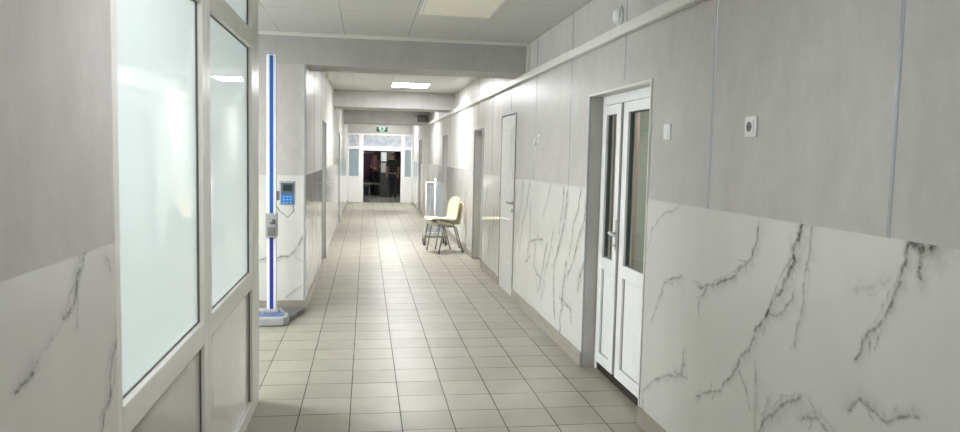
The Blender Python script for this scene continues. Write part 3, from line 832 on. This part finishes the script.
MB().box(SX+0.089, SX+0.198, SY-0.070, SY-0.063, 1.088, 1.175, 0, 0.002).build('keypad', M['keyblue'], dp)
MB().box(SX+0.108, SX+0.184, SY-0.074, SY-0.068, 1.205, 1.265, 0, 0.002).build('screen', M['lcd'], dp)
kb = MB()
for i in range(3):
    for j in range(3):
        kb.box(SX+0.105+i*0.03, SX+0.124+i*0.03, SY-0.073, SY-0.069, 1.096+j*0.026, 1.106+j*0.026)
kb.build('keys', M['keylight'], dp)
MB().box(SX+0.04, SX+0.08, SY-0.03, SY+0.01, 1.12, 1.2, 0, 0.006).build('display_bracket', M['gasket'], st)
MB().tube([(SX+0.19, SY-0.03, 1.08), (SX+0.2, SY-0.02, 1.02), (SX+0.14, SY, 0.96), (SX+0.07, SY, 1.02), (SX+0.044, SY, 1.06)], 0.004, 8).build('cable', M['gasket'], st)

# ------------------------------------------------------------------ cream chairs (local: sits facing -x)
def shell_mesh():
    prof = [(-0.235, 0.425), (-0.21, 0.447), (-0.15, 0.452), (-0.05, 0.443), (0.06, 0.432), (0.14, 0.428), (0.185, 0.440), (0.212, 0.475), (0.228, 0.54), (0.243, 0.63), (0.262, 0.72), (0.282, 0.79), (0.288, 0.81)]
    wid = [0.165, 0.20, 0.213, 0.216, 0.214, 0.208, 0.204, 0.203, 0.208, 0.213, 0.205, 0.165, 0.105]
    t = bmesh.new(); n = 12; rows = []
    for (px, pz), w in zip(prof, wid):
        row = []
        for j in range(n+1):
            u = -1+2*j/n; k = max(0.0, min(1.0, (px-0.14)/0.1))
            dish = 0.022*(u*u)
            row.append(t.verts.new((px-dish*k*1.3, u*w, pz+dish*(1-k)*0.9)))
        rows.append(row)
    for A, B in zip(rows, rows[1:]):
        for j in range(n): t.faces.new((A[j], A[j+1], B[j+1], B[j]))
    bmesh.ops.recalc_face_normals(t, faces=list(t.faces))
    bmesh.ops.solidify(t, geom=list(t.faces), thickness=0.017)
    b = MB(); b._merge(t, 0, True); return b
ch = empty('chair', (0, 0, 0), 'cream plastic shell chair on grey tube legs, lower of the stacked pair', 'chair', 'cream plastic chairs stacked by the right wall')
shell_mesh().build('seat_shell', M['cream'], ch)
for sx in (-1, 1):
    for sy in (-1, 1):
        top = (-0.12 if sx < 0 else 0.09, sy*0.252, 0.405); bot = (-0.20 if sx < 0 else 0.215, sy*0.258, 0.012)
        lg = MB().tube([(top[0], sy*0.16, 0.418), (top[0], sy*0.232, 0.416), top, (top[0]+(bot[0]-top[0])*.08, top[1]+(bot[1]-top[1])*.08, 0.39), bot], 0.0105)
        l_ = lg.build('leg', M['steel'], ch)
        MB().lathe([(0.015, 0.0), (0.016, 0.02), (0.013, 0.03)], (bot[0], bot[1], 0.0), 'z', 12).build('foot_cap', M['gasket'], l_)
fr = MB()
for sy in (-1, 1): fr.tube([(-0.12, sy*0.15, 0.418), (0.09, sy*0.15, 0.418)], 0.009)
fr.tube([(-0.12, -0.165, 0.418), (-0.12, 0.165, 0.418)], 0.009).tube([(0.09, -0.165, 0.418), (0.09, 0.165, 0.418)], 0.009)
fr.build('seat_frame', M['steel'], ch)
ch2 = copy_tree(ch)
ch.location = (1.27, 11.93, 0); ch.rotation_euler = (0, 0, math.radians(17))
ch2.location = (1.213, 11.912, 0.08); ch2.rotation_euler = (0, 0, math.radians(17))
ch2['label'] = 'cream plastic shell chair nested on top of the other cream chair'

# ------------------------------------------------------------------ wheeled folding screen
cx, cy = 1.19, 12.85
sc = empty('wheeled_screen', (cx, cy, 0), 'wheeled screen with pleated pale blue film behind the cream chairs', 'screen')
MB().tube([(cx-0.155, cy, 0.16), (cx-0.155, cy, 1.09), (cx+0.155, cy, 1.09), (cx+0.155, cy, 0.16)], 0.012).tube([(cx-0.155, cy, 0.2), (cx+0.155, cy, 0.2)], 0.011).build('frame', M['pvc'], sc)
MB().tube([(cx+0.0, cy, 0.16), (cx+0.0, cy, 1.165)], 0.016).build('centre_post', M['pvc'], sc)
for s_ in (-1, 1):
    t = bmesh.new(); cc = []
    a0, a1 = (cx-0.145, cx-0.02) if s_ < 0 else (cx+0.02, cx+0.145)
    for k in range(41):
        xv = a0+(a1-a0)*k/40; yv = cy-0.014+0.004*math.sin(k*0.62+s_)
        cc.append((t.verts.new((xv, yv, 0.22)), t.verts.new((xv, yv*1.0, 1.075))))
    for A, B in zip(cc, cc[1:]): t.faces.new((A[0], B[0], B[1], A[1]))
    bmesh.ops.solidify(t, geom=list(t.faces), thickness=0.003)
    b = MB(); b._merge(t, 0, True); b.build('pleated_film', M['film'], sc)
MB().box(cx-0.2, cx+0.2, cy-0.02, cy+0.02, 0.12, 0.155, 0, 0.006).box(cx-0.2, cx-0.16, cy-0.19, cy+0.19, 0.115, 0.15, 0, 0.006).box(cx+0.16, cx+0.2, cy-0.19, cy+0.19, 0.115, 0.15, 0, 0.006).build('base', M['steel'], sc)
for sx in (-1, 1):
    for sy in (-1, 1):
        x_, y_ = cx+sx*0.18, cy+sy*0.165
        w = MB().lathe([(0.02, -0.014), (0.046, -0.013), (0.05, -0.006), (0.05, 0.006), (0.046, 0.013), (0.02, 0.014)], (x_, y_, 0.05), 'x', 18).build('caster', M['black'], sc)
        MB().box(x_-0.02, x_+0.02, y_-0.012, y_+0.012, 0.085, 0.12, 0, 0.004).box(x_-0.022, x_-0.016, y_-0.014, y_+0.014, 0.04, 0.1).box(x_+0.016, x_+0.022, y_-0.014, y_+0.014, 0.04, 0.1).build('fork', M['chrome'], w)

# ------------------------------------------------------------------ lobby things
pb = empty('poster_board', (0.02, 29.9, 0.7), 'purple framed notice board on the dark lobby wall', 'notice board')
MB().box(-0.2, 0.42, 29.93, 29.97, 0.62, 1.72, 0, 0.006).build('board', M['purple'], pb)
MB().box(-0.24, 0.46, 29.97, 30.0, 0.58, 1.80, 0, 0.006).build('board_frame', M['darkdoor'], pb)
hd = MB()
for i, (w_, h_) in enumerate(((.06, .085), (.05, .06), (.05, .055), (.055, .06), (.045, .06), (.05, .085))):
    x_ = -0.13+i*0.072; hd.box(x_, x_+w_, 29.92, 29.932, 1.57, 1.57+h_, 0, 0.004)
hd.build('heading', M['paper'], pb)
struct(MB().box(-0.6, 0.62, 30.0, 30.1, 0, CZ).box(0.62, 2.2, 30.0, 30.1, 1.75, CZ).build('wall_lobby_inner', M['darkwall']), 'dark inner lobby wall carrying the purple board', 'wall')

dd = struct(empty('door_8', (0.56, 27.0, 0), None, None), 'dark opened door leaf standing in the lobby', 'door')
dlf = MB().box(0.50, 0.88, 27.0, 27.045, 0.01, 1.76, 0, 0.004)
dlf.box(0.53, 0.85, 26.992, 27.0, 0.1, 0.78, 0, 0.004)
d8l = dlf.build('door_leaf', M['darkdoor'], dd)
MB().tube([(0.85, 27.0, 1.0), (0.85, 26.95, 1.0), (0.75, 26.95, 1.0)], 0.009).build('door_handle', M['chrome'], d8l)
for z0, z1, m_, lab in ((1.3, 1.62, 'paper', 'upper white notice sheet taped to the dark lobby door'), (0.9, 1.24, 'greenpaper', 'lower pale green notice sheet on the dark lobby door')):
    o = MB().box(0.53, 0.72, 26.987, 26.9905, z0, z1).build('notice_sheet', M[m_], None, (0.70, 26.99, z0)); tag(o, lab, 'notice', 'notice sheets on the lobby door')

bn = empty('bench', (0.2, 28.4, 0), 'low beige bench in the lobby below the purple board', 'bench')
MB().box(-0.2, 0.55, 28.25, 28.6, 0.40, 0.47, 0, 0.012).build('seat', M['bench'], bn)
for x_ in (-0.12, 0.44):
    MB().box(x_, x_+0.04, 28.28, 28.57, 0, 0.40, 0, 0.005).build('leg', M['steel'], bn)

wc = empty('waiting_chair', (0.02, 25.3, 0), 'black waiting chair just inside the lobby doorway, left side', 'chair')
MB().box(-0.22, 0.13, 25.1, 25.5, 0.43, 0.49, 0, 0.02).build('seat', M['black'], wc)
q = MB().box(-0.22, -0.17, 25.1, 25.5, 0.55, 1.05, 0, 0.02)
q.build('backrest', M['black'], wc)
for x_, y_ in ((-0.2, 25.13), (-0.2, 25.47), (0.11, 25.13), (0.11, 25.47)):
    MB().tube([(x_, y_, 0.0), (x_, y_, 0.44 if x_ > 0 else 0.6)], 0.013).build('leg', M['steel'], wc)
MB().tube([(-0.18, 25.11, 0.7), (0.0, 25.11, 0.68), (0.1, 25.11, 0.66), (0.11, 25.11, 0.44)], 0.014).build('armrest', M['black'], wc)

# ------------------------------------------------------------------ people
def person(loc, rotz, height, label, shirt, trousers, shoes, hairmat, pose):
    """one continuous skinned body, built facing -y (local), dressed by material zones"""
    s = height/1.72
    V, E, Rr = [], [], []
    def add(p, r, par=None):
        V.append(Vector(p)*s); Rr.append((r[0]*s, r[1]*s) if isinstance(r, tuple) else (r*s, r*s))
        if par is not None: E.append((par, len(V)-1))
        return len(V)-1
    pel = add((0, 0.0, 0.93), (0.135, 0.105)); 
    wa = add((0, 0.0, 1.08), (0.128, 0.098), pel); chs = add((0, -0.005, 1.25), (0.15, 0.11), wa)
    upc = add((0, 0.005, 1.38), (0.125, 0.09), chs); nk = add((0, 0.01, 1.47), 0.052, upc)
    hb = add((0, 0.0, 1.55), (0.072, 0.082), nk); ht = add((0, 0.0, 1.625), (0.078, 0.092), hb); add((0, 0.005, 1.685), (0.045, 0.055), ht)
    hands = []
    for sd in (-1, 1):
        sh_ = add((sd*0.165, 0.01, 1.385), 0.058, upc)
        el = add(pose['elbow'][sd], 0.042, sh_); wrp = pose['wrist'][sd]; wr_ = add(wrp, (0.028, 0.024), el)
        d = (Vector(wrp)-Vector(pose['elbow'][sd])).normalized()
        pm = add(Vector(wrp)+d*0.055, (0.036, 0.018), wr_)
        hands.append((sd, Vector(wrp), d))
        hp = add((sd*0.09, 0.005, 0.86), (0.088, 0.092), pel)
        kn = add((sd*0.11+pose['foot'][sd][0]*0.4, -0.02+pose['foot'][sd][1]*0.4, 0.49), 0.058, hp)
        an = add((sd*0.115+pose['foot'][sd][0], 0.01+pose['foot'][sd][1], 0.09), 0.036, kn)
        fb = add((sd*0.12+pose['foot'][sd][0], -0.06+pose['foot'][sd][1], 0.045), (0.042, 0.038), an)
        add((sd*0.125+pose['foot'][sd][0], -0.16+pose['foot'][sd][1], 0.034), (0.04, 0.028), fb)
        side = d.cross(Vector((0, 1, 0.001))).normalized()
        fwd = Vector((0, -1, 0)); fwd = (fwd-fwd.dot(d)*d).normalized()
        for k, L in enumerate((0.062, 0.075, 0.07, 0.055)):
            off = fwd*(0.024-0.016*k)
            b0 = add(Vector(wrp)+d*0.085+off*1.0, 0.0085, pm)
            b1 = add(Vector(wrp)+d*(0.085+L*0.55)+off*1.15, 0.0078, b0)
            add(Vector(wrp)+d*(0.085+L)+off*1.1-side*sd*0.012, 0.0068, b1)
        t0 = add(Vector(wrp)+d*0.03+fwd*0.032, 0.010, wr_); add(Vector(wrp)+d*0.075+fwd*0.052, 0.0085, t0)
    me = bpy.data.meshes.new('person_cage'); me.from_pydata([tuple(v) for v in V], E, [])
    o = bpy.data.objects.new('person_cage', me); col.objects.link(o)
    sk = o.modifiers.new('skin', 'SKIN'); sk.use_smooth_shade = True
    for i, sv in enumerate(me.skin_vertices[0].data): sv.radius = Rr[i]; sv.use_root = (i == 0)
    sb = o.modifiers.new('sub', 'SUBSURF'); sb.levels = 2; sb.render_levels = 2
    bpy.context.view_layer.update()
    dg = bpy.context.evaluated_depsgraph_get()
    body = bpy.data.meshes.new_from_object(o.evaluated_get(dg)); bpy.data.objects.remove(o)
    body.name = 'body'
    zmin = min(v.co.z for v in body.vertices)
    for v in body.vertices: v.co.z -= zmin
    body.materials.clear()
    for m in (M['skin'], M[shirt], M[trousers], M[shoes]): body.materials.append(m)
    sleeve = pose.get('sleeve', 0.11)
    for p_ in body.polygons:
        c = p_.center/s; p_.use_smooth = True; mi = 0
        if c.z < 0.085: mi = 3
        elif c.z < 0.945 and abs(c.x) < 0.235 and not any((Vector(c)-w_).length < 0.13 for _, w_, _ in hands): mi = 2
        elif c.z < 1.45 and (abs(c.x) < 0.17 or c.z > 1.385-sleeve*1.6) and not any((Vector(c)-w_).length < 0.2 for _, w_, _ in hands): mi = 1
        p_.material_index = mi
    root = empty('person', (0, 0, 0), label, 'person')
    bo = bpy.data.objects.new('body', body); col.objects.link(bo); bo.parent = root
    # face and hair
    for sd in (-1, 1):
        fc = MB().lathe([(0.002, -0.011), (0.009, -0.006), (0.011, 0.0), (0.006, 0.007)], (sd*0.03*s, -0.083*s, 1.625*s-zmin), 'y', 10)
        fc.build('eye', M['hair'], root)
    fc = MB().tube([(0, -0.082*s, 1.625*s-zmin), (0, -0.104*s, 1.585*s-zmin), (0, -0.085*s, 1.578*s-zmin)], [0.008*s, 0.013*s, 0.009*s], 8); fc.build('nose', M['skin'], root)
    fc = MB().tube([(-0.022*s, -0.078*s, 1.545*s-zmin), (0, -0.084*s, 1.543*s-zmin), (0.022*s, -0.078*s, 1.545*s-zmin)], [0.003*s, 0.006*s, 0.003*s], 8); fc.build('mouth', M['curtain'], root)
    for sd in (-1, 1):
        MB().tube([(sd*0.072*s, 0.01*s, 1.65*s-zmin), (sd*0.088*s, 0.018*s, 1.625*s-zmin), (sd*0.076*s, 0.01*s, 1.585*s-zmin)], [0.008*s, 0.014*s, 0.008*s], 8).build('ear', M['skin'], root)
    t = bmesh.new(); bmesh.ops.create_uvsphere(t, u_segments=20, v_segments=14, radius=1)
    cut = pose.get('haircut', 0.1)
    kill = [v for v in t.verts if (v.co.z < cut and v.co.y < 0.15) or v.co.z < cut-0.45]
    bmesh.ops.delete(t, geom=kill, context='VERTS')
    for v in t.verts: v.co = Vector((v.co.x*0.084*s, v.co.y*0.097*s+0.004*s, v.co.z*0.082*s+1.635*s-zmin))
    bmesh.ops.solidify(t, geom=list(t.faces), thickness=0.008)
    b = MB(); b._merge(t, 0, True); b.build('hair', hairmat, root)
    if pose.get('belt'):
        MB().lathe([(0.139*s, 0.0), (0.143*s, 0.004), (0.143*s, 0.034), (0.139*s, 0.038)], (0, 0, 0.945*s-zmin), 'z', 24).build('belt', M['bench'], root)
        for v in root.children[-1].data.vertices: v.co.y *= 0.80
    root.location = loc; root.rotation_euler = (0, 0, rotz)
    return root
person((0.905, 25.45, 0), math.radians(172), 1.63, 'person in dark green shirt and dark trousers standing inside the doorway', 'greenshirt', 'darkcloth', 'shoe', plain('grey_cropped_hair', (92, 70, 60), 0.7),
       dict(elbow={-1: (-0.205, 0.05, 1.12), 1: (0.235, 0.06, 1.13)}, wrist={-1: (-0.185, -0.06, 0.88), 1: (0.23, -0.10, 0.92)}, foot={-1: (0.03, 0.03), 1: (-0.02, -0.08)}, belt=True, haircut=0.2))
person((0.34, 28.95, 0), math.radians(40), 1.60, 'person in pink top and dark trousers standing far back in the lobby', 'pinkshirt', 'darkcloth', 'black', M['hair'],
       dict(elbow={-1: (-0.24, -0.03, 1.13), 1: (0.24, -0.03, 1.13)}, wrist={-1: (-0.17, -0.24, 1.06), 1: (0.17, -0.24, 1.08)}, foot={-1: (0, 0), 1: (0, -0.05)}, haircut=-0.1))
